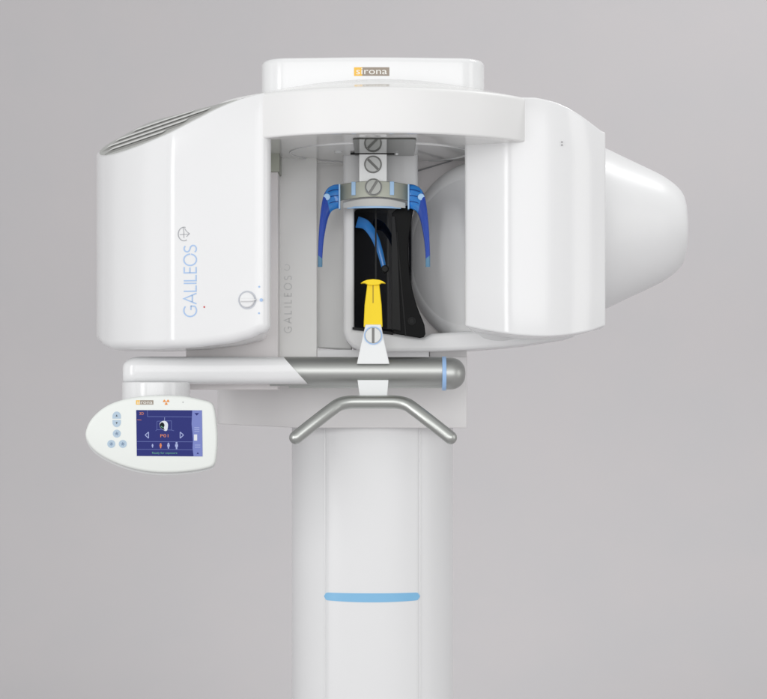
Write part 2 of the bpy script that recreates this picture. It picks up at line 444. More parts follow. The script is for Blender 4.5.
# brand plate wrapped on the drum
fpts = sorted([p for p in dout if p.y < -.2], key=lambda p: p.x)
def drum_y(x): return interp([(p.x, p.y) for p in fpts], x)
class DrumFrame:
    def __init__(s, px, py): q = P(px, py, -.276); s.x0 = q.x; s.z0 = q.z
    def __call__(s, a, b, c=0): return Vector((s.x0 + a, drum_y(s.x0 + a) - c + .0002, s.z0 + b))
df = DrumFrame(354, 76); kk = k_at(-.3)
mb = MB()
def strip(mb, fr, a0, a1, b0, b1, c, mi, n=8):
    v = []; f = []
    for i in range(n + 1): v += [fr(lerp(a0, a1, i / n), b0, c), fr(lerp(a0, a1, i / n), b1, c)]
    for i in range(n): f.append([2 * i, 2 * i + 2, 2 * i + 3, 2 * i + 1])
    mb.add(v, f, mi)
strip(mb, df, 0, 8.3 * kk, 0, 8.6 * kk, .0006, 0); strip(mb, df, 8.3 * kk, 35.5 * kk, 0, 8.6 * kk, .0006, 1)
text(mb, df, 'sirona', 9.5 * kk, 2.2 * kk, 1.6 * kk, .0011, 2, width=31 * kk)
mb.build('brand_plate', ['logo_amber', 'logo_taupe', 'logo_letter'], drum)

# ------------------------------------------------------------------ ring that carries both heads
RR = 0.45
mb = MB(); pr = [(zc, 0), (zc, .30), (zc, .40)]
for i in range(7):
    a = math.pi / 2 * i / 6; pr.append((zc + .006 * (1 - math.cos(a)), RR - .006 * (1 - math.sin(a))))
for i in range(9):
    a = math.pi / 2 * i / 8; pr.append((ztp - .012 * (1 - math.sin(a)), RR - .012 * (1 - math.cos(a))))
pr += [(ztp + .0012, RR - .016), (ztp + .0012 + (RR - .016 - .262) * .262, .262), (ztp + .046, 0)]
revolve(mb, (x0r, 0, 0), (0, 0, 1), pr, 200)
mb.m = [1 if all(mb.v[i].z < zc + .0004 for i in f) else (2 if all(mb.v[i].z > ztp + .001 for i in f) else 0) for f in mb.f]
ring = mb.build('ring_arm', ['ring_satin', 'ring_gloss', 'ring_gloss'], ROOT, angle=25)
mb = MB()
tor = [(.243 + .0022 * math.cos(2 * math.pi * j / 8), zc - .0005 + .0022 * math.sin(2 * math.pi * j / 8)) for j in range(8)]
rings = [[Vector((x0r + r * math.cos(2 * math.pi * i / 120), r * math.sin(2 * math.pi * i / 120), z)) for r, z in tor] for i in range(121)]
stack(mb, rings, 0, False, False); mb.build('ceiling_groove', 'white_gloss', ring)
mb = MB()  # mirror's dark reflection in the glossy underside, laid on as a sheet
prism(mb, Frame((XY(384.5, 0).x, 0, zc), (1, 0, 0), (0, -1, 0)), rrect(-.081, .081, -.05, .34, .012), 0.0008, 0.003); mb.build('mirror_reflection', 'reflection_dark', ring, bevel=.001)
mb = MB(); q = XY(372.5, 0); mb_w = 22 * S
prism(mb, Frame((q.x, 0.0, zc), (1, 0, 0), (0, -1, 0)), rrect(-mb_w, mb_w, -.012, .010, .004), 0.0005, 0.0045); mb.build('hanger_slot', 'black_satin', ring)
mb = MB(); q = XY(397, -.02); revolve(mb, (q.x, -.02, zc), (0, 0, -1), fillet_prof(0, .008, .004, .001, .002)); mb.build('stop_pin', 'plate_white', ring)
mb = MB(); q = XY(338, -.03); revolve(mb, (q.x, -.03, zc), (0, 0, -1), fillet_prof(0, .003, .010, .001, .002)); mb.build('stop_pin', 'plate_white', ring)

# ------------------------------------------------------------------ left head: tube housing
mb = MB()
pl = [XY(271.5, -.345), XY(169.5, -.287), XY(138, -.222), XY(113, -.135), XY(98, -.03), XY(96, .06), XY(104, .11), XY(266, .11)]
out = rounded_poly(pl, [.026, .075, 2, 2, 2, .2, .03, .03], seg=14)
xs0, ys0 = XY(170, -.285)
zfront = P(0, 133, -.285).z; zflat = ZH + .7875
def smin(a, b, kx):
    h = max(0, min(1, .5 + .5 * (b - a) / kx)); return lerp(b, a, h) - kx * h * (1 - h)
def slope(x, y): return zfront + .55 * (x - xs0) + .33 * (y - ys0)
def ztl(x, y): return smin(slope(x, y), zflat, .05)
bot = [(97, 341), (103, 346), (112, 349), (160, 349.5), (200, 348), (235, 344), (255, 339), (267, 333), (272, 328)]
def zbl(x, y): return P(0, interp(bot, pxof(x, -.2)), -.2).z
pillar_loft(mb, out, zbl, ztl, .024, .004, seg=9, inner=14)
tubeh = mb.build('tube_housing', 'white_gloss', ROOT, angle=40)
# vent grille on the sloping top: a grey tray with pale slats
def tp(x, y, c=0): return Vector((x, y, ztl(x, y) + c))
nrm = inward(out); nn = len(out)
poly2 = [p + q * .008 for p, q in zip(out, nrm)]
def inside(x, y, pol):
    r = False; n = len(pol)
    for i in range(n):
        a, b = pol[i], pol[i - 1]
        if (a.y > y) != (b.y > y) and x < (b.x - a.x) * (y - a.y) / (b.y - a.y) + a.x: r = not r
    return r
# tray outline: housing outline (inset) clipped on the fold line
g = Vector((.55, .27)); lim = (zflat - .012 - zfront)
tray = [p for p in poly2 if .55 * (p.x - xs0) + .33 * (p.y - ys0) < lim]
# order so that the gap is at the fold
cut = max(range(len(tray)), key=lambda i: (tray[i] - tray[i - 1]).length); tray = tray[cut:] + tray[:cut]
a_, b_ = tray[-1], tray[0]
tray += [a_.lerp(b_, i / 20) for i in range(1, 20)]
ct = sum(tray, Vector((0, 0))) / len(tray); mb = MB()
rings = []
for s, c in ((1.0, -.004), (1.0, .0025)): rings.append([tp(*(ct + (p - ct) * s), c) for p in tray])
for t in range(1, 8):
    s = 1 - t / 8; rings.append([tp(*(ct + (p - ct) * s), .0025) for p in tray])
stack(mb, rings)
# slats
d = Vector((1, -1.2)).normalized(); pn = Vector((-d.y, d.x))
small = [ct + (p - ct) * .80 for p in tray]
for j in range(-9, 10):
    o = ct + pn * j * .036
    hits = [o + d * (i * .003) for i in range(-140, 141) if inside(*(o + d * (i * .003)), small)]
    if len(hits) < 12: continue
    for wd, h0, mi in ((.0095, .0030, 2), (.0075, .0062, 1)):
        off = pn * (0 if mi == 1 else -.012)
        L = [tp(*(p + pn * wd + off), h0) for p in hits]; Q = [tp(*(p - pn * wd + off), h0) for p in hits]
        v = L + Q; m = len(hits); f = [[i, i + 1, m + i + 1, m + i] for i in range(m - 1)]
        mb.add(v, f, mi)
mb.build('vent_grille', ['vent_grey', 'vent_slat', 'vent_dark'], tubeh, flip=False)
# flat front face frame: lettering, emblem, dial
f0, f1 = XY(271.5, -.345), XY(169.5, -.287)
uu = Vector((f0.x - f1.x, f0.y - f1.y, 0)).normalized(); nfr = Vector((uu.y, -uu.x, 0))
def on_face(px, py):
    # point where the sight line to (px, py) meets the front face
    cam = Vector((0, -CAMD, ZH)); q = P(px, py, 0); dd = q - cam; p0 = Vector((f1.x, f1.y, 0))
    t = (p0 - cam).dot(nfr) / dd.dot(nfr); return cam + dd * t
kf = k_at(-.31)
fr = Frame(on_face(196.5, 317), (0, 0, 1), -uu)
mb = MB(); slim_word(mb, fr, 'GALILEOS', 0, 0, 13.2 * kf, 72 * kf, 1.35 * kf, .0002, .0007)
mb.build('lettering', 'print_blue', tubeh)
fr = Frame(on_face(184, 234), uu, (0, 0, 1)); mb = MB()
stroke(mb, fr, arc(0, 0, 6.0 * kf, 6.8 * kf, 75, 300, 22), .9 * kf, .0002, .0007)
stroke(mb, fr, [(-1.0 * kf, 7 * kf), (-.2 * kf, 3 * kf), (0, -4 * kf)], .7 * kf, .0002, .0007)
stroke(mb, fr, [(-4.5 * kf, -.6 * kf), (2 * kf, -.4 * kf), (5.8 * kf, .2 * kf), (2.6 * kf, 2.6 * kf), (.6 * kf, 5.6 * kf)], .7 * kf, .0002, .0007)
stroke(mb, fr, [(2.6 * kf, -2.8 * kf), (5.6 * kf, .1 * kf)], .7 * kf, .0002, .0007)
mb.build('emblem', 'print_grey', tubeh)
fr = Frame(on_face(204.3, 307), uu, (0, 0, 1)); mb = MB(); prism(mb, fr, circ(0, 0, .9 * kf, 14), -.001, .0012); mb.build('indicator_light', 'dot_red', tubeh)
fr = Frame(on_face(247.3, 300), uu, (0, 0, 1)); mb = MB(); r_ = 9.3 * kf
c_ = on_face(247.3, 300)
revolve(mb, c_, nfr, [(0.0, r_ * 1.0), (.0012, r_ * 1.0), (.0012, r_ * .90), (.0004, r_ * .88), (.0004, 0.0)], 48, 1)
revolve(mb, c_, nfr, [(0, r_ * .82), (.004, r_ * .80), (.006, r_ * .72), (.006, 0)], 48, 0)
ptr = [(-.72 * r_, -.20 * r_), (.55 * r_, -.20 * r_), (1.12 * r_, 0), (.55 * r_, .20 * r_), (-.72 * r_, .20 * r_)]
stack(mb, [[fr(a, b, .005) for a, b in ptr], [fr(a, b, .011) for a, b in ptr], [fr(a * .93, b * .55, .0125) for a, b in ptr]], 0)
mb.build('dial', ['white_gloss', 'dial_ring'], tubeh)
for x, y, r2 in ((259.2, 286.8, 1.0), (261.3, 300, 1.7), (259.0, 313.2, 1.0)):
    mb = MB(); fr = Frame(on_face(x, y), uu, (0, 0, 1)); prism(mb, fr, circ(0, 0, r2 * kf, 14), -.0005, .0007); mb.build('dial_mark', 'print_blue', tubeh)

# ------------------------------------------------------------------ right head: detector housing
mb = MB()
pl = [XY(464.5, -.18), XY(514, -.250), XY(538, -.246), XY(562, -.233), XY(585, -.205), XY(605.5, -.165), XY(600, .16), XY(478, .16)]
out = rounded_poly(pl, [.014, .10, 2, 2, 2, .012, .06, .03], seg=14)
bt = [(464, 325), (480, 329), (500, 333), (520, 335.8), (545, 336.8), (570, 334.8), (590, 331), (604, 326)]
tt = [(463, 99), (525, 98.6), (540, 99.6), (560, 104.5), (580, 114), (604, 129)]
tt = [tuple(p) for p in catmull(tt, 6, False)]; bt = [tuple(p) for p in catmull(bt, 6, False)]
ztr = lambda x, y: min(P(0, interp(tt, pxof(x, -.22)), -.22).z, ZH + .7875)
zbr = lambda x, y: P(0, interp(bt, pxof(x, -.22)), -.22).z
pillar_loft(mb, out, zbr, ztr, .006, .006, seg=5, inner=10)
deth = mb.build('detector_housing', 'white_gloss', ROOT, angle=40)
for dy in (142, 145):
    c_ = P(562, dy, -.237); mb = MB(); revolve(mb, (c_.x, -.2345, c_.z), (0, -1, 0), [(0, .0022), (.0012, .0022), (.0012, 0)], 16); mb.build('pin_hole', 'shadow_and_dot_grey', deth)
# cone behind it
mb = MB(); Yc = .20; kk = k_at(Yc)
o = P(0, 229, Yc); base = lambda px: (px - 383.5) * kk
prf = [(540, 70), (541, 84), (575, 85), (590, 84.5), (605, 80), (620, 73), (635, 66), (650, 59), (660, 54), (668, 49), (674, 44.5), (679, 39.5), (682.3, 34.5), (684.2, 28.5), (684.9, 21), (685.2, 0)]
prs = catmull([(base(a), b * kk) for a, b in prf[2:]], 4, False)
revolve(mb, (0, Yc, o.z), (1, 0, 0), [(base(540), 0), (base(540), 84 * kk)] + [(p.x, p.y) for p in prs], 120)
mb.build('detector_cone', 'white_satin', ROOT)
# bowl with the round entrance window facing the patient
ax = Vector((-.64, -.77, 0)).normalized(); oc = P(468, 252, .06); kk = k_at(.06)
prf = [(-.42, 0), (-.42, .20), (-.36, .237), (-.22, .256), (-.12, .262), (-.08, .2605), (-.055, .256), (-.034, .248), (-.019, .238), (-.009, .226), (-.004, .214), (-.002, .205), (-.0027, .2025), (-.0027, .1995), (-.002, .197), (.000, .15), (.002, .1), (.003, 0)]
mb = MB(); revolve(mb, oc, ax, prf, 120); mb.build('detector_bowl', 'white_satin', ROOT, angle=55)

# ------------------------------------------------------------------ mirror pillar
mb = MB()
slab(mb, [(343, 130), (418, 130), (418, 206), (354, 206), (354, 329), (392, 333), (424, 337), (432, 333.5), (470, 331), (520, 330), (575, 329), (575, 337), (553, 341), (530, 344.3), (508, 346.8), (485, 348.7), (465, 349.9), (445, 350.9), (425, 351.4), (362, 351.5), (352, 347), (346, 340), (343, 331)], .05, .30)
pil = mb.build('mirror_pillar', 'white_satin', ROOT, bevel=.0095, bevseg=5)
fr = Frame((XY(350, .15).x, .165, 0), Vector((1, -math.tan(R(33)), 0)), (0, 0, 1))
z0, z1 = P(0, 341, .02).z, P(0, 203, .02).z
mb = MB(); prism(mb, fr, [(-.01, z0), (.20, z0), (.20, z1), (-.01, z1)], -.006, 0); mb.build('mirror_glass', 'black_glass', pil)
mb = MB(); cg = catmull([P(357, 222, .10), P(366, 225, .085), P(374, 236, .072), (P(380, 252, .064)), P(384.5, 270, .058)], 6, False)  # temple arm's reflection in the mirror, built as a solid blue strip
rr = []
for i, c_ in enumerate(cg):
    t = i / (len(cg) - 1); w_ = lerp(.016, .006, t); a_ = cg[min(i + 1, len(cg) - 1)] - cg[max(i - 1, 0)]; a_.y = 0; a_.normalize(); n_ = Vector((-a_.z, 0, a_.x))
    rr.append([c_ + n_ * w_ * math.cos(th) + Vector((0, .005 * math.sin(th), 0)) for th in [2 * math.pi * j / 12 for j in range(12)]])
stack(mb, rr); gd = mb.build('arm_reflection', 'blue_bright', pil)
mb = MB(); c_ = P(385, 269, .05); revolve(mb, c_, (0, -1, 0), fillet_prof(-.012, .006, .0105, .002, .004)); mb.build('reflected_knob', 'charcoal', pil)  # dark knob ending the built arm reflection
mb = MB(); box(mb, 375, 376.6, 206, 282, .046, .05); mb.build('reflection_line', 'charcoal', pil)  # thin reflection line in the glass, built as a dark rod
mb = MB(); slab(mb, [(352.5, 327), (393, 332), (393, 335), (352.5, 329.5)], -.0+.047, .12); mb.build('mirror_sill', 'charcoal', pil)
mb = MB()
cv = catmull([(414, 206), (411.5, 220), (409, 240), (408.5, 258), (411, 282), (416, 303), (424.5, 325)], 5, False)
slab(mb, [(392, 213), (400, 206)] + [tuple(p) for p in cv] + [(425.5, 334), (424, 337), (420, 338), (393, 333.5)], -.055+.075, -.036+.075)
brk = mb.build('side_bracket', 'black_satin', ROOT, bevel=.002)
mb = MB(); slab(mb, [(391.5, 216), (395, 216), (398, 250), (401, 331), (391.5, 329)], -.066+.075, -.054+.075); mb.build('bracket_flange', 'charcoal', brk, bevel=.0015)
mb = MB(); slab(mb, [(396, 232), (397.5, 232), (406.5, 336), (405, 336)], -.0575+.075, -.054+.075); mb.build('bracket_rib', 'charcoal', brk, bevel=.0005)
mb = MB(); c_ = P(411.5, 321, .02)
revolve(mb, c_, (0, -1, 0), [(0, .012), (.002, .012), (.003, .0105), (.003, .009), (.001, .0085), (.001, 0)], 32, 0)
revolve(mb, c_, (0, -1, 0), [(.001, .006), (.005, .006), (.005, 0)], 6, 0); mb.build('bolt', 'charcoal', brk)

# ------------------------------------------------------------------ head support
mb = MB(); box(mb, 359, 387, 150.5, 192, -.004, .004)
hang = mb.build('hanger_plate', 'plate_metal', ROOT, bevel=.0012)
q = P(373, 164.5, -.004); screw(hang, q, (0, -1, 0), 8.1 * S, R(-45))
# curved metal band (arched, front bulging)
def band(mb, tops, Yf, th, mi=0, n=24):
    rings = []
    for i in range(n + 1):
        t = i / n; x, ya, yb = tops(t); s = 1 - (2 * t - 1) ** 2; Y0 = Yf - .020 * s
        rings.append([P(x, ya, Y0), P(x, yb, Y0), P(x, yb, Y0 + th), P(x, ya, Y0 + th)])
    stack(mb, rings, mi)
bow = lambda t: 1 - (2 * t - 1) ** 2
mb = MB(); band(mb, lambda t: (lerp(340, 408.5, t), 184.5 - 3.5 * bow(t), 201 - 4 * bow(t)), -.018, .022)
hb = mb.build('head_band', 'olive_metal', ROOT, bevel=.001)
mb = MB(); band(mb, lambda t: (lerp(343, 405.5, t), 203.0 - 4.8 * bow(t), 208.3 + 0 * bow(t) - 1.5 * bow(t)), -.024, .03); mb.build('band_lip', 'lip_grey', hb, bevel=.0012)
mb = MB(); band(mb, lambda t: (lerp(347, 401, t), 206.8 - .7 * bow(t), 208.8 - .7 * bow(t)), -.027, .03); mb.build('band_pad', 'blue_pale', hb, bevel=.0008)
for x in (353.5, 392):
    mb = MB(); t = (x - 340) / 68.5; Y0 = -.018 - .02 * bow(t)
    box(mb, x - 2.1, x + 2.1, 183.6 - 3.0 * bow(t), 196.5 - 2.0 * bow(t), Y0 - .003, Y0 + .004); mb.build('band_clip', 'blue_pale', hb, bevel=.001)
q = P(373.5, 187.2, -.0385); screw(hb, q, (0, -1, 0), 8.0 * S * .99, R(58), thick=.010, face='knob_metal')
# temple arms
def temple_arm(sg):
    mx = lambda x: 374 + sg * (x - 374)
    outer = catmull([(409, 184), (415, 185), (420.5, 188.5), (424.5, 195.5), (427, 208), (429, 228), (430, 248), (430.3, 267)], 6, False)
    innr = catmull([(409, 208.5), (412.5, 209.3), (416.2, 211.5), (419.2, 217), (421.8, 227), (424, 240), (425.3, 254), (425.6, 267)], 6, False)
    n = len(outer); rings = []; cutr = int(n * .36)
    mb = MB(); rr = []
    for i in range(n):
        t = i / (n - 1); Yc = -.026 - .10 * t ** 1.3; hd = lerp(.014, .007, t)
        a, b = outer[i], innr[i]
        pts = []
        m = 24
        for j in range(m):   # rounded lens-like cross section
            th = 2 * math.pi * j / m; c, s = math.cos(th), math.sin(th)
            c = math.copysign(abs(c) ** .85, c); s = math.copysign(abs(s) ** .95, s)
            w = .5 + .5 * c; x = lerp(b.x, a.x, w); y = lerp(b.y, a.y, w)
            pts.append(P(mx(x), y, Yc - hd * s))
        rr.append(pts)
    tipi = int(n * .90)
    stack(mb, rr[:cutr + 1], 0, True, False); stack(mb, rr[cutr:tipi + 1], 1, False, False); stack(mb, rr[tipi:], 2, False, True)
    arm = mb.build('temple_arm', ['blue_bright', 'blue_deep', 'blue_tip'], ROOT, angle=50)
    mb = MB(); box(mb, mx(408.6) - .8, mx(408.6) + .8, 184, 209, -.043, -.01); mb.build('arm_joint', 'blue_pale', arm, bevel=.0008)
    mb = MB(); c_ = P(mx(421.2), 197, -.0628); revolve(mb, c_, (0, -1, 0), fillet_prof(0, .0025, 3.4 * S, .001, .002)); mb.build('arm_button', 'blue_pale', arm)
    mb = MB()
    for y in (189.5, 195.5, 201.5):
        v = [P(mx(lerp(409.8, 419.5, i / 8)), y + 2.2 * (i / 8) ** 2, -.0425 - .018 * (i / 8) ** 1.2) for i in range(9)]
        tube(mb, v, .0011, 8)
    mb.build('arm_ridges', 'blue_line', arm)
    return arm
temple_arm(1); temple_arm(-1)

# ------------------------------------------------------------------ chin / bite holder
Yb = -.06
mb = MB(); slab(mb, [(365.5, 324.5), (381, 324.5), (384.5, 342), (389.5, 364), (356.8, 364), (361.5, 342)], Yb - .045, Yb - .015)
hold = mb.build('bite_holder', 'plate_white', ROOT, bevel=.002)
mb = MB(); slab(mb, [(357.5, 380), (388.5, 380), (387, 399), (360, 399)], Yb - .035, Yb - .012); mb.build('holder_foot', 'plate_white', hold, bevel=.0015)
q = P(373.2, 335.5, Yb - .045); screw(hold, q, (0, -1, 0), 8.2 * S, R(90), ring='seal_blue')
mb = MB()
slab(mb, [(363.6, 327), (364.6, 305), (367.3, 284), (379.3, 284), (381.6, 305), (382.6, 327)], Yb - .040, Yb - .020)
bp = mb.build('bite_piece', 'yellow', hold, bevel=.0025)
mb = MB(); top = [(360.6, 283.2), (363.5, 281.2), (367.2, 279.8), (373.2, 279.1), (379.2, 279.8), (382.8, 281.2), (385.7, 283.2), (381.6, 282.9), (378.6, 284.6), (373.2, 285), (367.8, 284.6), (364.8, 282.9)]
slab(mb, top, Yb - .052, Yb - .008); mb.build('bite_plate', 'yellow', hold, bevel=.0006)
mb = MB(); box(mb, 372.6, 373.5, 285, 303, Yb - .0408, Yb - .039); mb.build('bite_slit', 'yellow_groove', hold)

# ------------------------------------------------------------------ support tube, arm cover, handle
ct_ = P(0, 371.5, Yb); rt = 14.6 * k_at(Yb)
xa, xb = XY(270, Yb).x, XY(442, Yb).x
mb = MB(); revolve(mb, (xa, Yb, ct_.z), (1, 0, 0), [(0, 0), (0, rt), (.1, rt), (.2, rt), (.3, rt), (xb - xa, rt), (xb - xa, 0)], 64)
stb = mb.build('support_tube', 'brushed', ROOT)
mb = MB(); c2 = P(0, 380, Yb + .012); revolve(mb, (xa + .05, Yb + .012, c2.z), (1, 0, 0), [(0, 0), (0, .022), (xb - xa - .05, .022), (xb - xa - .05, 0)], 48); mb.build('lower_tube', 'bar_metal', stb)
ce = P(0, 373.5, Yb); re = 16.8 * k_at(Yb)
mb = MB(); revolve(mb, (xb, Yb, ce.z), (1, 0, 0), fillet_prof(0, 4.0 * k_at(Yb), re * 1.02, .001, .001)); mb.build('seal_ring', 'seal_blue', stb)
mb = MB(); x2 = 4.0 * k_at(Yb); L_ = 19.5 * k_at(Yb)
pr = [(0, 0), (0, re * .95)] + [(L_ * (.25 + .75 * math.sin(a)), re * .95 * math.cos(a) ** .9) for a in [math.pi / 2 * i / 14 for i in range(15)]]
revolve(mb, (xb + x2, Yb, ce.z), (1, 0, 0), pr, 64); mb.build('end_cap', 'brushed', stb)
# white cover with an oblique right end
mb = MB(); rings = []; ya, yb2 = 356.6, 384.3; hz = (yb2 - ya) / 2; yc = (ya + yb2) / 2
m = 40
def sec(px, sc, wd, shear=False):
    r = []
    for j in range(m):
        th = 2 * math.pi * j / m; c, s = math.cos(th), math.sin(th)
        c2 = math.copysign(abs(c) ** .62, c); s2 = math.copysign(abs(s) ** .62, s)
        x = px + (-(12.5) * s2 if shear else 0)
        q = P(x, yc - hz * s2 * (sc if s2 > 0 else .75 + .25 * sc), Yb); r.append(Vector((q.x, Yb - .056 * c2 * wd, q.z)))
    return r
for i in range(10):
    a = math.pi / 2 * i / 9; rings.append(sec(125 + 16 * (1 - math.sin(a)), .62 + .38 * math.sin(a) if i else .55, max(.1, math.sin(a) ** .5) if i else .1))
rings = rings[:0]
for i in range(12):
    a = math.pi / 2 * i / 11; rings.append(sec(123.5 + 17 * (1 - math.cos(a)) , .10 + .90 * math.sin(a) ** .8, .35 + .65 * math.sin(a) ** .8))
for x in (160, 190, 220, 250, 270): rings.append(sec(x, 1, 1))
rings.append(sec(296, 1, 1, True))
stack(mb, rings); cov = mb.build('arm_cover', 'white_gloss', ROOT, angle=45)
mb = MB(); q = P(156, 0, -.09); zt2, zb2 = P(0, 383, -.09).z, P(0, 399, -.09).z
revolve(mb, (q.x, -.085, zb2 - .02), (0, 0, 1), fillet_prof(0, zt2 - zb2 + .022, 34 * k_at(-.09), .002, .003), 80); mb.build('swivel_neck', 'white_gloss', ROOT)
# handle bar
Yh = -.12
pth = [P(295.8, 437.6, Yh - .05), P(316, 421.5, Yh - .035), P(331, 410, Yh - .02), P(339, 404.6, Yh - .01), P(348, 402.4, Yh - .003), P(358, 402, Yh), P(373, 402, Yh), P(388, 402, Yh), P(398, 402.4, Yh - .003), P(407, 404.6, Yh - .01), P(415, 410, Yh - .02), P(430, 421.5, Yh - .035), P(450.4, 437.6, Yh - .05)]
mb = MB(); tube(mb, [tuple(p) for p in catmull(pth, 8, False)], 6.5 * S, 28)
hbar = mb.build('handle_bar', 'bar_metal', ROOT, angle=60)
for e in (pth[0], pth[-1]):
    mb = MB(); revolve(mb, (e.x, e.y + .004, e.z), (0, -1, 0), [(-.014, 0)] + [(.0175 * math.sin(a), .0174 * math.cos(a)) for a in [R(lerp(-60, 90, i / 14)) for i in range(15)]], 36); mb.build('handle_end', 'bar_metal', hbar, angle=60)

# ------------------------------------------------------------------ control panel
Yp = -.235
ol = [(85.5, 437), (86.5, 428), (92, 418), (103, 408), (118, 401), (138, 396.6), (160, 395.2), (183, 396), (201, 399.5), (210, 402.2), (213.8, 407), (216, 420), (217.3, 438), (216.3, 455), (214.2, 464), (208, 468), (190, 471.3), (168, 472.8), (146, 471.5), (124, 466.3), (104, 457.5), (91.5, 448)]
sm = catmull(ol, 6); base2 = [Vector((P(p.x, p.y, Yp).x, P(p.x, p.y, Yp).z)) for p in sm]
nrm = inward(base2)
def lay(d, Y, dz=0, dx=0): return [Vector((p.x + q.x * d + dx, Y, p.y + q.y * d + dz)) for p, q in zip(base2, nrm)]
mb = MB(); fl = .007; rings = [lay(.004, Yp + .022)]
rings.append(lay(0, Yp + .018))
for i in range(7):
    a = math.pi / 2 * i / 6; rings.append(lay(fl * (1 - math.cos(a)), Yp + fl * (1 - math.sin(a))))
stack(mb, rings); cp = mb.build('control_panel', 'panel_white', ROOT, angle=50)
mb = MB(); stack(mb, [lay(.012, Yp + .044, -.004), lay(.002, Yp + .038, -.0075, -.001), lay(.0, Yp + .019, -.0065, -.001), lay(.003, Yp + .0175, -.005)]); mb.build('panel_back', 'panel_rim', cp, angle=50)
# everything on the panel face
kp = k_at(Yp)
PF = Frame(P(0, 0, Yp), (1, 0, 0), (0, 0, 1))
def pf(px, py): return (px * kp, -py * kp)
def pr_poly(mb, pts, c, mi): mb.poly([PF(*pf(x, y), c) for x, y in pts], mi)
def pr_line(mb, pts, w, c, mi):
    pts = [Vector(pf(*p)) for p in pts]
    for p, q in zip(pts, pts[1:]):
        t = (q - p).normalized(); n_ = Vector((-t.y, t.x)) * w * kp / 2
        mb.poly([PF(*(p + n_), c), PF(*(q + n_), c), PF(*(q - n_), c), PF(*(p - n_), c)], mi)
mb = MB(); sm_ = ['scr_navy', 'scr_line', 'scr_violet', 'scr_pale', 'scr_white', 'scr_orange', 'scr_green', 'scr_black']
c0 = .0008
rc = [(136.2, 410), (202, 410.3), (202.6, 456.4), (136.8, 456)]
stack(mb, [[PF(*pf(x, y), -.001) for x, y in rc], [PF(*pf(x, y), c0) for x, y in rc]], 0)
wav = [(192.3, 410.3), (192, 416), (191.6, 424), (192.4, 432), (193, 440), (192.6, 448), (193.6, 456.2)]
pr_poly(mb, [(202, 410.3), (202.6, 456.3)] + wav[::-1], c0 + .0003, 2)
pr_line(mb, [(147.4, 410.2), (147.6, 416.6), (192, 417)], .45, c0 + .0003, 1)
pr_line(mb, [(136.8, 441.4), (192.6, 441.8)], .45, c0 + .0003, 1); pr_line(mb, [(136.8, 449.3), (192.6, 449.8)], .45, c0 + .0003, 1)
text(mb, PF, '3D', 3.8 * kp, 139.2 * kp, -414.8 * kp, c0 + .0004, 5)
text(mb, PF, 'P01', 4.4 * kp, 164.4 * kp, -437.2 * kp, c0 + .0004, 5, 'CENTER', width=8 * kp)
pr_line(mb, [(137.3, 419.8), (141.4, 420)], .4, c0 + .0004, 5)
text(mb, PF, 'Ready for exposure', 2.9 * kp, 164.7 * kp, -453.8 * kp, c0 + .0004, 6, 'CENTER', width=25 * kp)
# head icon in its cross hairs
pr_line(mb, [(157, 421.5), (157, 429.6), (155.6, 430.8)], .4, c0 + .0003, 1); pr_line(mb, [(171.5, 420.6), (171.5, 430), (174, 430.8)], .4, c0 + .0003, 1)
pr_line(mb, [(157, 421.2), (171.5, 420.8)], .4, c0 + .0003, 1); pr_line(mb, [(164.6, 417.4), (164.6, 421)], .4, c0 + .0003, 3); pr_line(mb, [(157, 429.6), (171.5, 430)], .4, c0 + .0003, 1)
hd = [(159.6, 424.2), (161, 421.9), (164, 420.8), (166.8, 421.8), (168, 424.4), (167.8, 427.4), (167, 430.4), (164.8, 430.8), (162.6, 429), (160.4, 427.6)]
pr_poly(mb, [tuple(p) for p in catmull(hd, 4)], c0 + .0005, 4)
pr_poly(mb, [tuple(p) for p in catmull([(159.8, 424.6), (161.6, 422.4), (163.6, 423), (164.6, 425.4), (163.8, 427.6), (164.6, 430), (162.4, 428.8), (160.5, 427.4)], 4)], c0 + .0007, 7)
pr_line(mb, [(161.2, 426.2), (162.9, 427.6)], .9, c0 + .0009, 6)
for s_, x in ((1, 145.2), (-1, 183.6)): pr_line(mb, [(x + s_ * 3.4, 432), (x, 435), (x + s_ * 3.4, 438.2), (x + s_ * 3.4, 432)], .8, c0 + .0004, 3)
for x, h, mi in ((152.6, 4, 3), (160.7, 5.2, 5), (168.5, 6, 3), (176.6, 7, 3)):
    b = 445.6 + h / 2; pr_poly(mb, [(x + p[0], b - h + .9 + p[1]) for p in circ(0, 0, h * .15, 12)], c0 + .0005, mi)
    pr_poly(mb, [(x - h * .2, b - h * .7), (x + h * .2, b - h * .7), (x + h * .22, b - h * .36), (x + h * .12, b - h * .34), (x + h * .1, b), (x - h * .1, b), (x - h * .12, b - h * .34), (x - h * .22, b - h * .36)], c0 + .0004, mi)
pr_poly(mb, [(194.4, 413), (199.2, 413), (196.8, 415.6)], c0 + .0006, 0); pr_poly(mb, [(196.6, 454), (199, 454), (197.8, 452)], c0 + .0006, 0)
pr_poly(mb, [(194, 434.4), (197.2, 434.4), (197.2, 440.6), (194, 440.6)], c0 + .0006, 4)
for y in (427.6, 429.4, 431.4): pr_line(mb, [(194.4, y), (199.4, y)], .6, c0 + .0006, 3)
for y in (445, 447.2): pr_line(mb, [(195, y), (200.4, y)], .6, c0 + .0006, 3)
mb.build('screen', sm_, cp, flip=False)
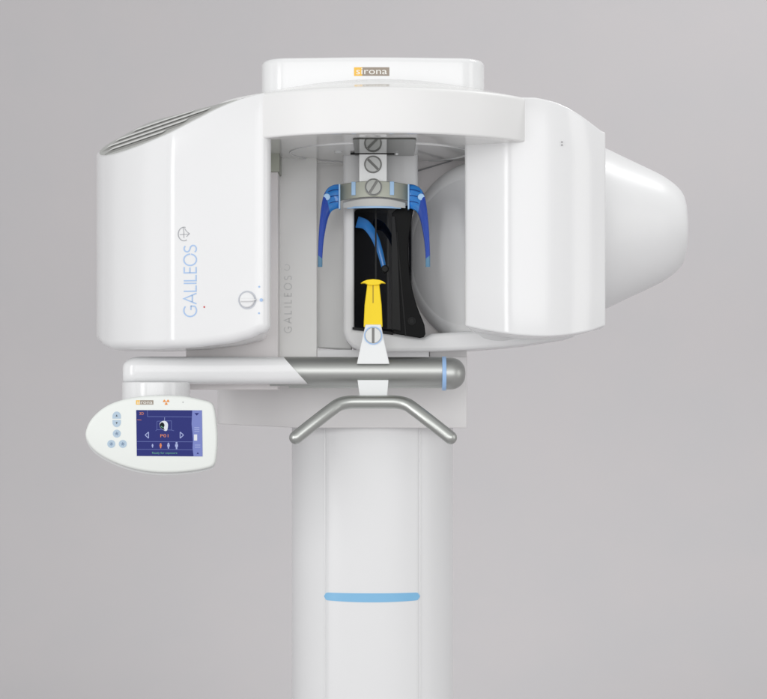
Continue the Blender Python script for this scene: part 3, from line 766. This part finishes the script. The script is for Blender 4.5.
# membrane keys
def key(px, py, r, shape, top=False):
    mb = MB(); prism(mb, PF, [pf(px + p[0], py + p[1]) for p in shape], -.001, .0006, 0)
    return mb
for (x, y, dy) in ((116.7, 415.6, -1), (116.7, 423.0, 1)):
    sh = [(4.2 * math.cos(R(a)), dy * 4.6 * math.sin(R(a)) + dy * -.5) for a in range(0, 181, 12)] + [(-4.2, dy * -3.0), (4.2, dy * -3.0)]
    mb = key(x, y, 4, sh); t = .0008
    pr_poly(mb, [(x - 1, y + dy * -.9), (x + 1, y + dy * -.9), (x, y + dy * 1.2)], t, 1); mb.build('key', ['key_blue', 'key_dark'], cp, flip=False)
for (x, y) in ((116.8, 433.6), (111.3, 443.9), (122.8, 443.9)):
    mb = key(x, y, 4, circ(0, 0, 4.0, 28)); t = .0008
    for q in range(3):
        a = math.pi * q / 3 + .3; pr_line(mb, [(x - 1.9 * math.cos(a), y - 1.9 * math.sin(a)), (x + 1.9 * math.cos(a), y + 1.9 * math.sin(a))], .55, t + q * .0002, 1)
    mb.build('key', ['key_blue', 'key_mark'], cp, flip=False)
# small brand plate and the radiation symbol
mb = MB(); pr_poly(mb, [(136, 400.2), (140, 400.2), (140, 404.5), (136, 404.5)], .0006, 0); pr_poly(mb, [(140, 400.2), (153.4, 400.2), (153.4, 404.5), (140, 404.5)], .0006, 1)
text(mb, PF, 'sirona', 4.6 * kp, 137 * kp, -403.7 * kp, .0010, 2, width=15.4 * kp)
mb.build('brand_plate', ['logo_amber', 'logo_taupe', 'logo_letter'], cp, flip=False)
mb = MB()
for a0 in (30, 150, 270):
    pr_poly(mb, [(166.2 + r_ * math.cos(R(a)), 402 - r_ * .9 * math.sin(R(a))) for r_, rng in ((3.2, range(a0 - 30, a0 + 31, 10)), (.9, range(a0 + 30, a0 - 31, -20))) for a in rng], .0006, 0)
pr_poly(mb, [(166.2 + p[0], 402 + p[1]) for p in circ(0, 0, .6, 12)], .0006, 0)
mb.build('radiation_symbol', 'warn_orange', cp, flip=False)
mb = MB(); prism(mb, PF, [pf(183 + p[0], 402.2 + p[1]) for p in circ(0, 0, .55, 12)], -.001, .0007); mb.build('sensor', 'shadow_and_dot_grey', cp)

# ------------------------------------------------------------------ setting: seamless backdrop
mb = MB(); Yw, rad = 4.0, 1.6; prf = [(-9, 0)] + [(Yw - rad + rad * math.sin(R(a)), rad * (1 - math.cos(R(a)))) for a in range(0, 91, 6)] + [(Yw, 6)]
v = []; f = []
for y, z in prf: v += [Vector((-8, y, z - .001)), Vector((8, y, z - .001))]
for i in range(len(prf) - 1): f.append([2 * i, 2 * i + 1, 2 * i + 3, 2 * i + 2])
mb.add(v, f); bd = mb.build('backdrop', 'backdrop_paper', None, flip=False)
tag(bd, 'plain pale grey seamless studio backdrop behind and under the machine', 'backdrop', kind='structure')

# ------------------------------------------------------------------ studio lamps
def area(name, loc, tgt, sx, sy, power, col=(1, 1, 1)):
    l = bpy.data.lights.new(name, 'AREA'); l.shape = 'RECTANGLE'; l.size = sx; l.size_y = sy; l.energy = power; l.color = col
    o = bpy.data.objects.new(name, l); COL.objects.link(o); o.location = loc
    o.rotation_euler = (Vector(tgt) - Vector(loc)).to_track_quat('-Z', 'Y').to_euler(); return o
area('front_fill', (0, -9.5, 2.6), (0, 0, 1.4), 10, 4, 290)  # added fill behind the camera, brightens the column and inner cavity
area('key_softbox', (-.6, -5.0, 4.6), (0, 0, 1.4), 2.6, 1.8, 6)
area('tall_softbox', (-4.3, -4.5, 1.8), (0, 0, 1.5), 1.3, 3.2, 76)
area('left_softbox', (-4.8, -1.0, 1.9), (-.4, 0, 1.6), 1.2, 2.8, 6, (.97, .98, 1))
area('right_softbox', (4.6, -2.4, 2.0), (.4, 0, 1.6), 1.4, 3.4, 27, (1, .99, .97))
area('top_softbox', (.2, -.5, 4.4), (.2, .2, 1.0), 2.4, 1.6, 6)
area('backdrop_lamp', (2.6, .8, 5.0), (1.5, 4, .4), 1.6, .8, 62)
area('glow_fill', (.05, 1.5, .85), (.12, 4, .95), .3, .8, 9)  # added out of sight behind the column to brighten the backdrop around it
W = bpy.data.worlds.new('World'); SC.world = W; W.use_nodes = True
W.node_tree.nodes['Background'].inputs['Color'].default_value = (1, 1, 1, 1)
W.node_tree.nodes['Background'].inputs['Strength'].default_value = 0.55

# ------------------------------------------------------------------ camera
cam = bpy.data.cameras.new('camera'); co = bpy.data.objects.new('camera', cam); COL.objects.link(co)
co.location = (0, -CAMD, ZH); co.rotation_euler = (R(90), 0, 0)
cam.sensor_width = 36; cam.lens = 36 * CAMD / (767 * S); cam.shift_y = 50.5 / 767; cam.clip_end = 100
SC.camera = co
vs = SC.view_settings; vs.view_transform = 'Standard'; vs.look = 'None'; vs.gamma = 1; vs.exposure = 0.07
